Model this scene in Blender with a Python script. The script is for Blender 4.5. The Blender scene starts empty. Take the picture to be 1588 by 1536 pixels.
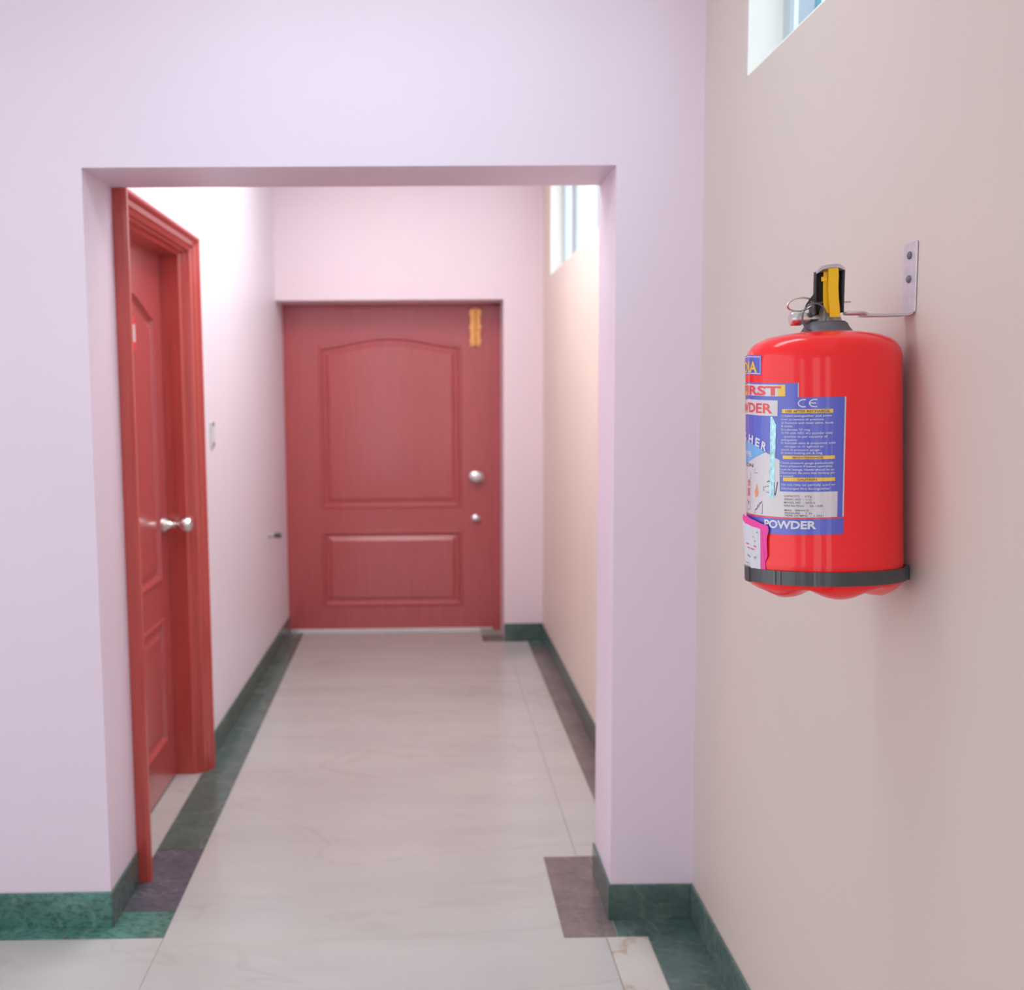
import bpy, bmesh, math, random
from mathutils import Vector, Matrix
from mathutils.geometry import tessellate_polygon
random.seed(4)
S = bpy.context.scene
COL = S.collection

# ------------------------------------------------------------------ camera
cd = bpy.data.cameras.new('camera')
cam = bpy.data.objects.new('camera', cd); COL.objects.link(cam)
cd.sensor_fit = 'HORIZONTAL'; cd.sensor_width = 36.0
cd.lens = 36.083; cd.shift_x = 0.0710
cd.clip_start = 0.02
cam.matrix_world = Matrix(((0.999855, 0.009421, -0.014213, 0), (-0.015062, 0.097185, -0.995152, 0),
                           (-0.007994, 0.995222, 0.097313, 1.5), (0, 0, 0, 1)))
cd.dof.use_dof = True; cd.dof.focus_distance = 1.62; cd.dof.aperture_fstop = 4.2
S.camera = cam

# ------------------------------------------------------------------ world and light
w = bpy.data.worlds.new('sky'); S.world = w; w.use_nodes = True
bg = w.node_tree.nodes['Background']
bg.inputs['Color'].default_value = (0.92, 0.965, 1.0, 1)
bg.inputs['Strength'].default_value = 1.5

def area(name, loc, rot, sx, sy, power, color):
    l = bpy.data.lights.new(name, 'AREA'); l.shape = 'RECTANGLE'; l.size = sx; l.size_y = sy
    l.energy = power; l.color = color
    o = bpy.data.objects.new(name, l); COL.objects.link(o); o.location = loc; o.rotation_euler = rot
    return o
area('corridor_light', (-0.22, 4.2, 2.95), (0, 0, 0), 0.95, 1.7, 21.5, (0.94, 0.99, 1.0))
area('lobby_light', (-0.15, 1.9, 2.95), (math.radians(15), 0, 0), 1.2, 0.3, 4.6, (0.66, 0.93, 1.0)).data.spread = math.radians(120)

S.view_settings.view_transform = 'Standard'
S.view_settings.look = 'None'
S.view_settings.gamma = 1
S.view_settings.use_curve_mapping = False
S.view_settings.exposure = 0.40

# ------------------------------------------------------------------ materials
def mat(name, color, rough=0.5, metal=0.0, coat=0.0, coat_rough=0.1, spec=0.5, var=0.0, vscale=8, bump=0.0, bscale=120, alpha=None, stretch=(1, 1, 1)):
    m = bpy.data.materials.new(name); m.use_nodes = True
    nt = m.node_tree; b = nt.nodes['Principled BSDF']
    b.inputs['Roughness'].default_value = rough; b.inputs['Metallic'].default_value = metal
    b.inputs['Coat Weight'].default_value = coat; b.inputs['Coat Roughness'].default_value = coat_rough
    b.inputs['Specular IOR Level'].default_value = spec
    tc = nt.nodes.new('ShaderNodeTexCoord')
    mp = nt.nodes.new('ShaderNodeMapping'); mp.inputs['Scale'].default_value = stretch
    nt.links.new(tc.outputs['Object'], mp.inputs['Vector'])
    n = nt.nodes.new('ShaderNodeTexNoise'); n.inputs['Scale'].default_value = vscale; n.inputs['Detail'].default_value = 5
    nt.links.new(mp.outputs['Vector'], n.inputs['Vector'])
    r = nt.nodes.new('ShaderNodeValToRGB')
    r.color_ramp.elements[0].position = 0.3; r.color_ramp.elements[1].position = 0.7
    r.color_ramp.elements[0].color = tuple(c * (1 - var) for c in color) + (1,)
    r.color_ramp.elements[1].color = tuple(min(1, c * (1 + var)) for c in color) + (1,)
    nt.links.new(n.outputs['Fac'], r.inputs['Fac']); nt.links.new(r.outputs['Color'], b.inputs['Base Color'])
    if bump:
        n2 = nt.nodes.new('ShaderNodeTexNoise'); n2.inputs['Scale'].default_value = bscale; n2.inputs['Detail'].default_value = 3
        nt.links.new(tc.outputs['Object'], n2.inputs['Vector'])
        bp = nt.nodes.new('ShaderNodeBump'); bp.inputs['Strength'].default_value = bump; bp.inputs['Distance'].default_value = 0.002
        nt.links.new(n2.outputs['Fac'], bp.inputs['Height']); nt.links.new(bp.outputs['Normal'], b.inputs['Normal'])
    return m

def marble(name, base, dark, vein, vein_w=0.02, scale=3.0, rough=0.22, speck=0.0, stretch=(1, 1, 1), rotz=0.4, veinamt=0.6):
    m = bpy.data.materials.new(name); m.use_nodes = True
    nt = m.node_tree; b = nt.nodes['Principled BSDF']; N = nt.nodes.new; L = nt.links.new
    b.inputs['Roughness'].default_value = rough
    tc = N('ShaderNodeTexCoord'); mp = N('ShaderNodeMapping')
    mp.inputs['Rotation'].default_value = (0, 0, rotz); mp.inputs['Scale'].default_value = stretch
    L(tc.outputs['Object'], mp.inputs['Vector'])
    n1 = N('ShaderNodeTexNoise'); n1.inputs['Scale'].default_value = scale * 2.2; n1.inputs['Detail'].default_value = 8; n1.inputs['Roughness'].default_value = 0.65
    L(mp.outputs['Vector'], n1.inputs['Vector'])
    r1 = N('ShaderNodeValToRGB'); r1.color_ramp.elements[0].position = 0.35; r1.color_ramp.elements[1].position = 0.68
    r1.color_ramp.elements[0].color = dark + (1,); r1.color_ramp.elements[1].color = base + (1,)
    L(n1.outputs['Fac'], r1.inputs['Fac'])
    n2 = N('ShaderNodeTexNoise'); n2.inputs['Scale'].default_value = scale; n2.inputs['Detail'].default_value = 4; n2.inputs['Distortion'].default_value = 1.2
    L(mp.outputs['Vector'], n2.inputs['Vector'])
    sub = N('ShaderNodeMath'); sub.operation = 'SUBTRACT'; sub.inputs[1].default_value = 0.5; L(n2.outputs['Fac'], sub.inputs[0])
    ab = N('ShaderNodeMath'); ab.operation = 'ABSOLUTE'; L(sub.outputs[0], ab.inputs[0])
    mr = N('ShaderNodeMapRange'); mr.inputs['From Min'].default_value = 0; mr.inputs['From Max'].default_value = vein_w
    mr.inputs['To Min'].default_value = veinamt; mr.inputs['To Max'].default_value = 0
    L(ab.outputs[0], mr.inputs['Value'])
    n3 = N('ShaderNodeTexNoise'); n3.inputs['Scale'].default_value = scale * 0.8; L(mp.outputs['Vector'], n3.inputs['Vector'])
    mu = N('ShaderNodeMath'); mu.operation = 'MULTIPLY'; L(mr.outputs[0], mu.inputs[0]); L(n3.outputs['Fac'], mu.inputs[1])
    mx = N('ShaderNodeMix'); mx.data_type = 'RGBA'; L(mu.outputs[0], mx.inputs[0]); L(r1.outputs['Color'], mx.inputs[6])
    mx.inputs[7].default_value = vein + (1,)
    last = mx.outputs[2]
    if speck:
        n4 = N('ShaderNodeTexNoise'); n4.inputs['Scale'].default_value = 70; n4.inputs['Detail'].default_value = 8; n4.inputs['Roughness'].default_value = 0.7
        mp2 = N('ShaderNodeMapping'); mp2.inputs['Scale'].default_value = (0.6, 1, 1.2); L(tc.outputs['Object'], mp2.inputs['Vector']); L(mp2.outputs['Vector'], n4.inputs['Vector'])
        r4 = N('ShaderNodeValToRGB'); r4.color_ramp.elements[0].position = 0.38; r4.color_ramp.elements[1].position = 0.52
        r4.color_ramp.elements[0].color = (1 - speck,) * 3 + (1,); r4.color_ramp.elements[1].color = (1, 1, 1, 1)
        L(n4.outputs['Fac'], r4.inputs['Fac'])
        m2 = N('ShaderNodeMix'); m2.data_type = 'RGBA'; m2.blend_type = 'MULTIPLY'; m2.inputs[0].default_value = 1
        L(last, m2.inputs[6]); L(r4.outputs['Color'], m2.inputs[7]); last = m2.outputs[2]
    L(last, b.inputs['Base Color'])
    return m

M = {}
M['lilac'] = mat('lilac_paint', (0.775, 0.64, 0.745), 0.42, var=0.015, vscale=2, bump=0.05, bscale=60)
M['pinkwhite'] = mat('pink_white_paint', (0.84, 0.68, 0.735), 0.42, var=0.015, vscale=2, bump=0.05, bscale=60)
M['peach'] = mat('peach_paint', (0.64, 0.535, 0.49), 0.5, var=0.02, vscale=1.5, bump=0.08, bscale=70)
M['peach_brightened'] = mat('peach_paint_brightened', (0.82, 0.68, 0.59), 0.5, var=0.02, vscale=1.5, bump=0.08, bscale=70)  # same peach paint, lightened so the colour carries the brighter corridor light
M['leftwall'] = mat('left_wall_lit_paint', (0.84, 0.76, 0.84), 0.42, var=0.015, vscale=2, bump=0.05, bscale=60)  # copy of the corridor paint, cooler light on the left wall put into its colour
M['cream'] = mat('cream_paint', (0.92, 0.90, 0.84), 0.5, var=0.01, vscale=2, bump=0.05)
M['ceiling'] = mat('ceiling_paint', (0.82, 0.80, 0.80), 0.7, var=0.01)
M['white_marble'] = marble('white_marble', (0.50, 0.475, 0.46), (0.45, 0.425, 0.415), (0.36, 0.32, 0.29), 0.014, 1.1, 0.2, stretch=(0.6, 1.8, 1), rotz=0.2, veinamt=0.55)
M['rust_marble'] = marble('rust_veined_marble', (0.58, 0.54, 0.51), (0.52, 0.47, 0.44), (0.36, 0.20, 0.12), 0.02, 2.2, 0.2, stretch=(1.6, 0.8, 1), rotz=0.5, veinamt=0.9)
M['green_marble'] = marble('green_marble', (0.12, 0.285, 0.24), (0.055, 0.15, 0.125), (0.30, 0.38, 0.34), 0.02, 3.0, 0.2, speck=0.5)
M['dark_marble'] = marble('dark_green_marble', (0.11, 0.17, 0.15), (0.065, 0.11, 0.10), (0.25, 0.28, 0.25), 0.02, 3.0, 0.2, speck=0.25)
M['purple_sheen_marble'] = marble('dark_marble_purple_sheen', (0.135, 0.135, 0.165), (0.085, 0.088, 0.11), (0.26, 0.26, 0.28), 0.02, 3.5, 0.2, speck=0.3)  # dark border stone with a purple sheen of pink reflections painted into its colour
M['brown_sheen_marble'] = marble('dark_marble_brown_sheen', (0.22, 0.165, 0.16), (0.14, 0.11, 0.115), (0.30, 0.26, 0.24), 0.02, 3.0, 0.2, speck=0.2)  # border stone again, brownish reflected sheen put into the base colour
M['grout'] = mat('grout', (0.30, 0.27, 0.24), 0.9, var=0.05)
M['wood'] = mat('varnished_red_wood', (0.45, 0.07, 0.075), 0.35, spec=0.4, coat=1.0, coat_rough=0.16, var=0.07, vscale=7, stretch=(6, 6, 0.6))
M['wood_dark'] = mat('varnished_red_wood_frame', (0.52, 0.068, 0.055), 0.33, spec=0.35, coat=0.8, coat_rough=0.12, var=0.07, vscale=7, stretch=(6, 6, 0.6))
M['steel'] = mat('satin_steel', (0.72, 0.70, 0.68), 0.28, metal=1.0, var=0.04, vscale=30)
M['zinc'] = mat('zinc_plate', (0.62, 0.58, 0.62), 0.42, metal=0.7, var=0.08, vscale=60)
M['brass'] = mat('brass', (0.80, 0.42, 0.14), 0.3, metal=0.9, var=0.06, vscale=40)
M['dark_plastic'] = mat('dark_plastic', (0.07, 0.065, 0.06), 0.4, var=0.1)
M['grey_plastic'] = mat('grey_plastic', (0.42, 0.40, 0.40), 0.45, var=0.05)
M['white_plastic'] = mat('white_plastic', (0.66, 0.68, 0.66), 0.4, var=0.02)
M['alu'] = mat('white_aluminium', (0.80, 0.82, 0.84), 0.35, var=0.01)
M['grey_alu'] = mat('grey_aluminium', (0.45, 0.50, 0.55), 0.4, var=0.03)
M['blue_alu'] = mat('pale_blue_aluminium', (0.42, 0.56, 0.68), 0.4, var=0.05)
M['teal_seal'] = mat('teal_seal', (0.12, 0.35, 0.45), 0.5, var=0.05)
M['red'] = mat('red_enamel', (0.97, 0.018, 0.022), 0.30, spec=0.15, coat=0.65, coat_rough=0.07, var=0.015, vscale=4, bump=0.03, bscale=14)
M['black_strap'] = mat('black_strap_steel', (0.045, 0.05, 0.055), 0.33, coat=0.3, var=0.15, vscale=50)
M['black'] = mat('black_enamel', (0.022, 0.022, 0.02), 0.4, var=0.4, vscale=120)
M['collar'] = mat('grey_collar', (0.13, 0.13, 0.15), 0.5, var=0.15, vscale=80)
M['cast'] = mat('cast_alloy', (0.50, 0.48, 0.44), 0.4, metal=0.5, var=0.1, vscale=60)
M['yellow'] = mat('yellow_plastic', (0.98, 0.56, 0.012), 0.4, var=0.03)
M['ink_blue'] = mat('ink_blue', (0.085, 0.11, 0.56), 0.28, coat=0.6, coat_rough=0.1, var=0.04, vscale=20)
M['ink_cyan'] = mat('ink_cyan', (0.16, 0.42, 0.80), 0.3, coat=0.6, var=0.05, vscale=20)
M['ink_white'] = mat('ink_white', (0.66, 0.61, 0.64), 0.3, coat=0.6, coat_rough=0.1, var=0.02)
M['ink_yellow'] = mat('ink_yellow', (0.86, 0.52, 0.03), 0.3, coat=0.6, var=0.02)
M['ink_red'] = mat('ink_red', (0.78, 0.04, 0.06), 0.3, coat=0.6, var=0.03)
M['ink_dark'] = mat('ink_dark', (0.06, 0.05, 0.06), 0.4, var=0.1)
M['ink_text'] = mat('ink_text_white', (0.72, 0.70, 0.80), 0.35, var=0.03)
M['ink_orange'] = mat('ink_orange', (0.80, 0.30, 0.16), 0.35, var=0.05)
M['holo'] = mat('hologram_foil', (0.38, 0.62, 0.68), 0.3, metal=0.3, var=0.35, vscale=260, stretch=(1, 1, 0.5))
M['magenta'] = mat('magenta_paper', (0.90, 0.06, 0.36), 0.5, var=0.05)
M['paper'] = mat('tag_paper', (0.68, 0.66, 0.72), 0.6, var=0.03)
glass = bpy.data.materials.new('window_glass'); glass.use_nodes = True
gn = glass.node_tree; gn.nodes.remove(gn.nodes['Principled BSDF'])
g_t = gn.nodes.new('ShaderNodeBsdfTransparent'); g_t.inputs['Color'].default_value = (0.93, 0.98, 1.0, 1)
g_g = gn.nodes.new('ShaderNodeBsdfGlossy'); g_g.inputs['Roughness'].default_value = 0.03
g_m = gn.nodes.new('ShaderNodeMixShader'); g_m.inputs[0].default_value = 0.06
gn.links.new(g_t.outputs[0], g_m.inputs[1]); gn.links.new(g_g.outputs[0], g_m.inputs[2])
gn.links.new(g_m.outputs[0], gn.nodes['Material Output'].inputs['Surface'])
M['glass'] = glass
lampm = bpy.data.materials.new('lamp_diffuser'); lampm.use_nodes = True
lb = lampm.node_tree.nodes['Principled BSDF']
lb.inputs['Base Color'].default_value = (0.9, 0.9, 0.9, 1); lb.inputs['Emission Color'].default_value = (1, 0.97, 0.95, 1); lb.inputs['Emission Strength'].default_value = 2
M['lamp'] = lampm

# ------------------------------------------------------------------ helpers
def link_mesh(name, verts, faces, m, parent=None, smooth=False, bevel=0.0, auto=False):
    me = bpy.data.meshes.new(name); me.from_pydata([tuple(v) for v in verts], [], faces)
    bm = bmesh.new(); bm.from_mesh(me)
    bmesh.ops.remove_doubles(bm, verts=bm.verts, dist=1e-6)
    bmesh.ops.recalc_face_normals(bm, faces=bm.faces); bm.to_mesh(me); bm.free()
    return finish(name, me, m, parent, smooth, bevel)

def finish(name, me, m, parent=None, smooth=False, bevel=0.0):
    me.materials.append(M[m]); o = bpy.data.objects.new(name, me); COL.objects.link(o)
    if smooth:
        for p in me.polygons: p.use_smooth = True
        me.update()
        try: me.set_sharp_from_angle(angle=math.radians(40))
        except Exception: pass
    if bevel:
        b = o.modifiers.new('bevel', 'BEVEL'); b.width = bevel; b.segments = 2; b.limit_method = 'ANGLE'
    if parent: o.parent = parent
    return o

def thing(name, label=None, cat=None, loc=(0, 0, 0), kind=None, group=None):
    o = bpy.data.objects.new(name, None); COL.objects.link(o); o.location = loc; o.empty_display_size = 0.05
    return tag(o, label, cat, kind, group)

def tag(o, label=None, cat=None, kind=None, group=None):
    if label: o['label'] = label
    if cat: o['category'] = cat
    if kind: o['kind'] = kind
    if group: o['group'] = group
    return o

def box(x0, x1, y0, y1, z0, z1):
    v = [(x, y, z) for z in (z0, z1) for y in (y0, y1) for x in (x0, x1)]
    f = [(0, 2, 3, 1), (4, 5, 7, 6), (0, 1, 5, 4), (2, 6, 7, 3), (0, 4, 6, 2), (1, 3, 7, 5)]
    return v, f

def join(*parts):
    V, F = [], []
    for v, f in parts:
        n = len(V); V += list(v); F += [tuple(i + n for i in q) for q in f]
    return V, F

def obox(name, m, parent, x0, x1, y0, y1, z0, z1, bevel=0.0):
    v, f = box(x0, x1, y0, y1, z0, z1); return link_mesh(name, v, f, m, parent, bevel=bevel)

def lathe(profile, n=48, mid=(0, 0), sx=1.0, sy=1.0, cap=True):
    V, F = [], []
    for r, z in profile:
        for k in range(n):
            a = 2 * math.pi * k / n; V.append((mid[0] + r * sx * math.cos(a), mid[1] + r * sy * math.sin(a), z))
    for i in range(len(profile) - 1):
        for k in range(n):
            k2 = (k + 1) % n; F.append((i * n + k, i * n + k2, (i + 1) * n + k2, (i + 1) * n + k))
    if cap:
        F.append(tuple(range(n - 1, -1, -1))); q = (len(profile) - 1) * n; F.append(tuple(q + k for k in range(n)))
    return V, F

def xform(vf, mtx):
    return [tuple(mtx @ Vector(v)) for v in vf[0]], vf[1]

def tube(points, r, n=10, closed=False):
    pts = [Vector(p) for p in points]; V, F = [], []; m = len(pts)
    up = Vector((0.123, 0.456, 0.88)).normalized(); prev = None
    for i, p in enumerate(pts):
        a = pts[(i - 1) % m] if (closed or i) else p; b = pts[(i + 1) % m] if (closed or i < m - 1) else p
        t = (b - a).normalized()
        if prev is None: x = t.cross(up).normalized()
        else: x = (prev - t * prev.dot(t)).normalized()
        prev = x; y = t.cross(x)
        rr = r[i] if isinstance(r, (list, tuple)) else r
        for k in range(n):
            an = 2 * math.pi * k / n; V.append(tuple(p + (x * math.cos(an) + y * math.sin(an)) * rr))
    for i in range(m if closed else m - 1):
        j = (i + 1) % m
        for k in range(n): F.append((i * n + k, i * n + (k + 1) % n, j * n + (k + 1) % n, j * n + k))
    if not closed:
        F.append(tuple(range(n - 1, -1, -1))); F.append(tuple((m - 1) * n + k for k in range(n)))
    return V, F

def grid_wall(name, us, vs, holes, fn, thick, m, parent=None):
    """wall from a grid of cells in (u, v), cells inside a hole left out, then given thickness"""
    bm = bmesh.new(); cache = {}
    def vert(u, v):
        k = (round(u, 5), round(v, 5))
        if k not in cache: cache[k] = bm.verts.new(fn(u, v))
        return cache[k]
    for i in range(len(us) - 1):
        for j in range(len(vs) - 1):
            cu, cv = (us[i] + us[i + 1]) / 2, (vs[j] + vs[j + 1]) / 2
            if any(h[0] < cu < h[1] and h[2] < cv < h[3] for h in holes): continue
            bm.faces.new([vert(us[i], vs[j]), vert(us[i + 1], vs[j]), vert(us[i + 1], vs[j + 1]), vert(us[i], vs[j + 1])])
    g = bmesh.ops.extrude_face_region(bm, geom=bm.faces[:])
    bmesh.ops.translate(bm, vec=thick, verts=[e for e in g['geom'] if isinstance(e, bmesh.types.BMVert)])
    bmesh.ops.recalc_face_normals(bm, faces=bm.faces)
    me = bpy.data.meshes.new(name); bm.to_mesh(me); bm.free()
    return finish(name, me, m, parent)

def slab(name, poly, z0, z1, m, parent, bevel=0.0006):
    n = len(poly); V = [(x, y, z0) for x, y in poly] + [(x, y, z1) for x, y in poly]
    F = [tuple(range(n - 1, -1, -1)), tuple(range(n, 2 * n))] + [(i, (i + 1) % n, n + (i + 1) % n, n + i) for i in range(n)]
    return link_mesh(name, V, F, m, parent)

def inset(poly, d):
    n = len(poly); out = []
    area2 = sum(poly[i][0] * poly[(i + 1) % n][1] - poly[(i + 1) % n][0] * poly[i][1] for i in range(n))
    s = 1 if area2 > 0 else -1
    for i in range(n):
        a, b, c = Vector(poly[i - 1]), Vector(poly[i]), Vector(poly[(i + 1) % n])
        e1 = (b - a).normalized(); e2 = (c - b).normalized()
        n1 = Vector((-e1.y, e1.x)) * s; n2 = Vector((-e2.y, e2.x)) * s
        bis = (n1 + n2).normalized(); out.append(tuple(b + bis * (d / max(0.3, bis.dot(n1)))))
    return out

# ------------------------------------------------------------------ structure: walls
YA, YB = 2.805, 3.071          # front and rear of the arch wall
XL, XR, XW, XF = -0.9015, 0.5204, 0.755, 0.715
ZT, ZC = 2.1065, 3.05
YE = 6.17
tag(grid_wall('wall_front', [-3.6, XL, XR, XW], [0, ZT, ZC], [(XL, XR, 0, ZT)], lambda u, v: (u, YA, v), Vector((0, YB - YA, 0)), 'lilac'), kind='structure')
NW = (-1.6, 2.449, 2.226, 2.97); FW = (3.25, 5.83, 2.158, 2.97)
tag(grid_wall('wall_right', [-2.2, NW[0], NW[1], 2.95], [0, NW[2], NW[3], ZC], [NW], lambda u, v: (XW, u, v), Vector((0.20, 0, 0)), 'peach'), kind='structure')
tag(grid_wall('wall_corridor_right', [2.95, FW[0], FW[1], 6.7], [0, FW[2], FW[3], ZC], [FW], lambda u, v: (XF, u, v), Vector((0.20, 0, 0)), 'peach_brightened'), kind='structure')
DY0, DY1, DZ = 3.145, 3.985, 2.045
def lw(u, v): return (XL + 0.028 * (u - YB) / (6.2 - YB), u, v)
tag(grid_wall('wall_left', [YB - 0.002, DY0 - 0.03, DY1 + 0.03, 6.7], [0, DZ + 0.025, ZC], [(DY0 - 0.03, DY1 + 0.03, 0, DZ + 0.025)], lw, Vector((-0.22, 0, 0)), 'leftwall'), kind='structure')
FX0, FX1, FZ = -0.885, 0.478, 2.062
tag(grid_wall('wall_back', [-1.12, FX0, FX1, 0.94], [0, FZ, ZC], [(FX0, FX1, 0, FZ)], lambda u, v: (u, YE, v), Vector((0, 0.42, 0)), 'pinkwhite'), kind='structure')
tag(obox('ceiling', 'ceiling', None, -3.6, 0.96, -2.2, 6.7, ZC, ZC + 0.1), kind='structure')
tag(grid_wall('wall_lobby_back', [-3.6, -2.6, -1.9, -1.0, -0.25, 0.17, 0.6, 0.94], [0, 0.25, 2.6, ZC], [(-2.6, -1.9, 0.25, 2.6), (-1.0, -0.25, 0.25, 2.6), (0.17, 0.6, 0.25, 2.6)], lambda u, v: (u, -2.2, v), Vector((0, -0.2, 0)), 'lilac'), kind='structure')
# cream plastered window reveals
def reveal(n, x, y0, y1, z0, z1, depth=0.2):
    t = 0.004
    v, f = join(box(x + 0.001, x + depth, y1 - t, y1 + 0.001, z0, z1), box(x + 0.001, x + depth, y0, y0 + t, z0, z1),
                box(x + 0.001, x + depth, y0, y1, z0 - 0.001, z0 + t), box(x + 0.001, x + depth, y0, y1, z1 - t, z1))
    return tag(link_mesh(n, v, f, 'cream'), kind='structure')
reveal('trim_1', XW, *NW); reveal('trim_2', XF, *FW)

# ------------------------------------------------------------------ windows
def window(n, x, y0, y1, z0, z1, sash_y):
    W = thing('window_%d' % n, kind='structure', loc=(x, (y0 + y1) / 2, z0))
    def P(vf): return [(a - x, b - (y0 + y1) / 2, c - z0) for a, b, c in vf[0]], vf[1]
    f = 0.045
    v, fc = P(join(box(x, x + .012, y0, y0 + f, z0, z1), box(x, x + .012, y1 - f, y1, z0, z1), box(x, x + .012, y0, y1, z0, z0 + 0.03), box(x, x + .012, y0, y1, z1 - .03, z1)))
    link_mesh('window_frame', v, fc, 'grey_alu', W, bevel=0.002)
    for a, b, m in sash_y:
        v, fc = P(box(x + .001, x + .011, a, b, z0 + .03, z1 - .03)); link_mesh('window_bar', v, fc, m, W, bevel=0.002)
    v, fc = P(box(x + .0125, x + .0165, y0 + f, y1 - f, z0 + .03, z1 - .03)); link_mesh('pane', v, fc, 'glass', W)
    return W
window(1, 0.835, *NW, [(2.257, 2.350, 'blue_alu'), (2.240, 2.254, 'teal_seal'), (1.44, 1.52, 'blue_alu'), (0.42, 0.50, 'blue_alu'), (-0.60, -0.52, 'blue_alu')])
window(2, 0.782, *FW, [(5.33, 5.47, 'grey_alu'), (4.62, 4.70, 'grey_alu'), (4.0, 4.08, 'grey_alu')])

# ------------------------------------------------------------------ floor
floor = tag(obox('floor', 'grout', None, -3.6, 0.94, -2.2, 6.7, -0.08, -0.0012), kind='structure')
def tile(name, poly, m): return slab(name, poly, -0.02, 0.0, m, floor)
g = 0.0012
def q(x0, x1, y0, y1): return [(x0 + g, y0 + g), (x1 - g, y0 + g), (x1 - g, y1 - g), (x0 + g, y1 - g)]
def inner(y): return -0.738 - 0.037 * (y - 2.73) / 3.63
tile('marble_slab', [(-0.7374, 2.735), (-0.7374, 1.42), (0.490, 1.42), (0.490, 2.703), (0.374, 2.703), (0.374, 3.203), (0.4815, 3.203), (0.4815, 6.13), (0.345, 6.13), (0.345, 6.43), (inner(6.43), 6.43)], 'white_marble')
tile('marble_slab', q(-0.738, 0.492, 0.2, 1.42), 'white_marble')
tile('marble_slab', q(-0.738, 0.492, -1.1, 0.2), 'white_marble')
tile('marble_slab', q(-0.738, 0.492, -2.2, -1.1), 'white_marble')
for a, b in ((-3.6, -3.2), (-3.2, -1.97), (-1.97, -0.738)):
    for c, d in ((1.45, 2.735), (0.2, 1.45), (-1.1, 0.2), (-2.2, -1.1)): tile('marble_slab', q(a, b, c, d), 'white_marble')
tile('marble_slab', q(0.492, 0.606, 0.9, 2.705), 'rust_marble'); tile('marble_slab', q(0.492, 0.606, -2.2, 0.9), 'rust_marble')
tile('marble_slab', q(0.483, 0.617, 3.205, 4.7), 'white_marble'); tile('marble_slab', q(0.483, 0.617, 4.7, 6.128), 'white_marble')
tile('marble_slab', q(-1.0, -0.902, DY0, DY1), 'white_marble')
# dark border stones
def strip(y0, y1, m, x=None):
    tile('border_stone', [((XL if x is None else x) + g, y0 + g), (inner(y0) - g, y0 + g), (inner(y1) - g, y1 - g), ((XL if x is None else x) + g, y1 - g)], m)
strip(2.886, 3.30, 'purple_sheen_marble'); strip(3.30, 3.735, 'dark_marble'); strip(3.735, 4.06, 'dark_marble'); strip(4.06, 5.1, 'dark_marble'); strip(5.1, 6.43, 'dark_marble')
strip(2.737, 2.886, 'green_marble', -1.02)
for a, b in ((-3.6, -2.3), (-2.3, -1.02)): tile('border_stone', q(a, b, 2.737, 2.81), 'green_marble')
tile('border_stone', q(0.375, 0.525, 2.705, 3.203), 'brown_sheen_marble')
tile('border_stone', q(0.525, 0.757, 2.705, 2.81), 'dark_marble')
tile('border_stone', q(0.607, 0.757, 1.3, 2.705), 'dark_marble'); tile('border_stone', q(0.607, 0.757, -0.4, 1.3), 'dark_marble'); tile('border_stone', q(0.607, 0.757, -2.2, -0.4), 'dark_marble')
tile('border_stone', q(0.525, 0.72, 3.0, 3.203), 'brown_sheen_marble')
tile('border_stone', q(0.618, 0.72, 3.203, 3.95), 'brown_sheen_marble'); tile('border_stone', q(0.618, 0.72, 3.95, 6.0), 'brown_sheen_marble'); tile('border_stone', q(0.618, 0.72, 6.0, 6.18), 'dark_marble')
tile('border_stone', q(0.346, 0.618, 6.13, 6.30), 'dark_marble')

# ------------------------------------------------------------------ baseboards (stone skirting)
BH = 0.103; T = 0.007
def base(n, x0, x1, y0, y1, m): return tag(obox('baseboard_' + n, m, None, x0, x1, y0, y1, 0, BH, bevel=0.002), kind='structure')
base('front', -3.6, XL + 0.001, YA - T, YA, 'green_marble')
base('jamb_left', XL, XL + T, YA - T, DY0 - 0.085, 'dark_marble')
base('pilaster', XR - 0.001, XW - T, YA - T, YA, 'dark_marble')
base('jamb_right', XR - T, XR, YA - T, YB + T, 'dark_marble')
base('right', XW - T, XW, -2.2, YA, 'dark_marble')
base('corridor_right', XF - T, XF, YB, YE, 'dark_marble')
v, f = box(0, 1, 0, 1, 0, BH)
a, b = lw(4.066, 0)[0], lw(6.44, 0)[0]
tag(slab('baseboard_left', [(a, 4.066), (a + T, 4.066), (b + T, 6.44), (b, 6.44)], 0, BH, 'dark_marble', None), kind='structure')
base('back', FX1, XF - T, YE - T, YE, 'dark_marble')

# ------------------------------------------------------------------ panelled doors
def arch_outline(x0, x1, z0, zs, rise, n=22):
    p = [(x0, z0), (x1, z0)]
    for i in range(n + 1):
        u = i / n; x = x1 + (x0 - x1) * u
        p.append((x, zs + rise * (0.5 - 0.5 * math.cos(2 * math.pi * u)) ** 0.8))
    return p

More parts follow.
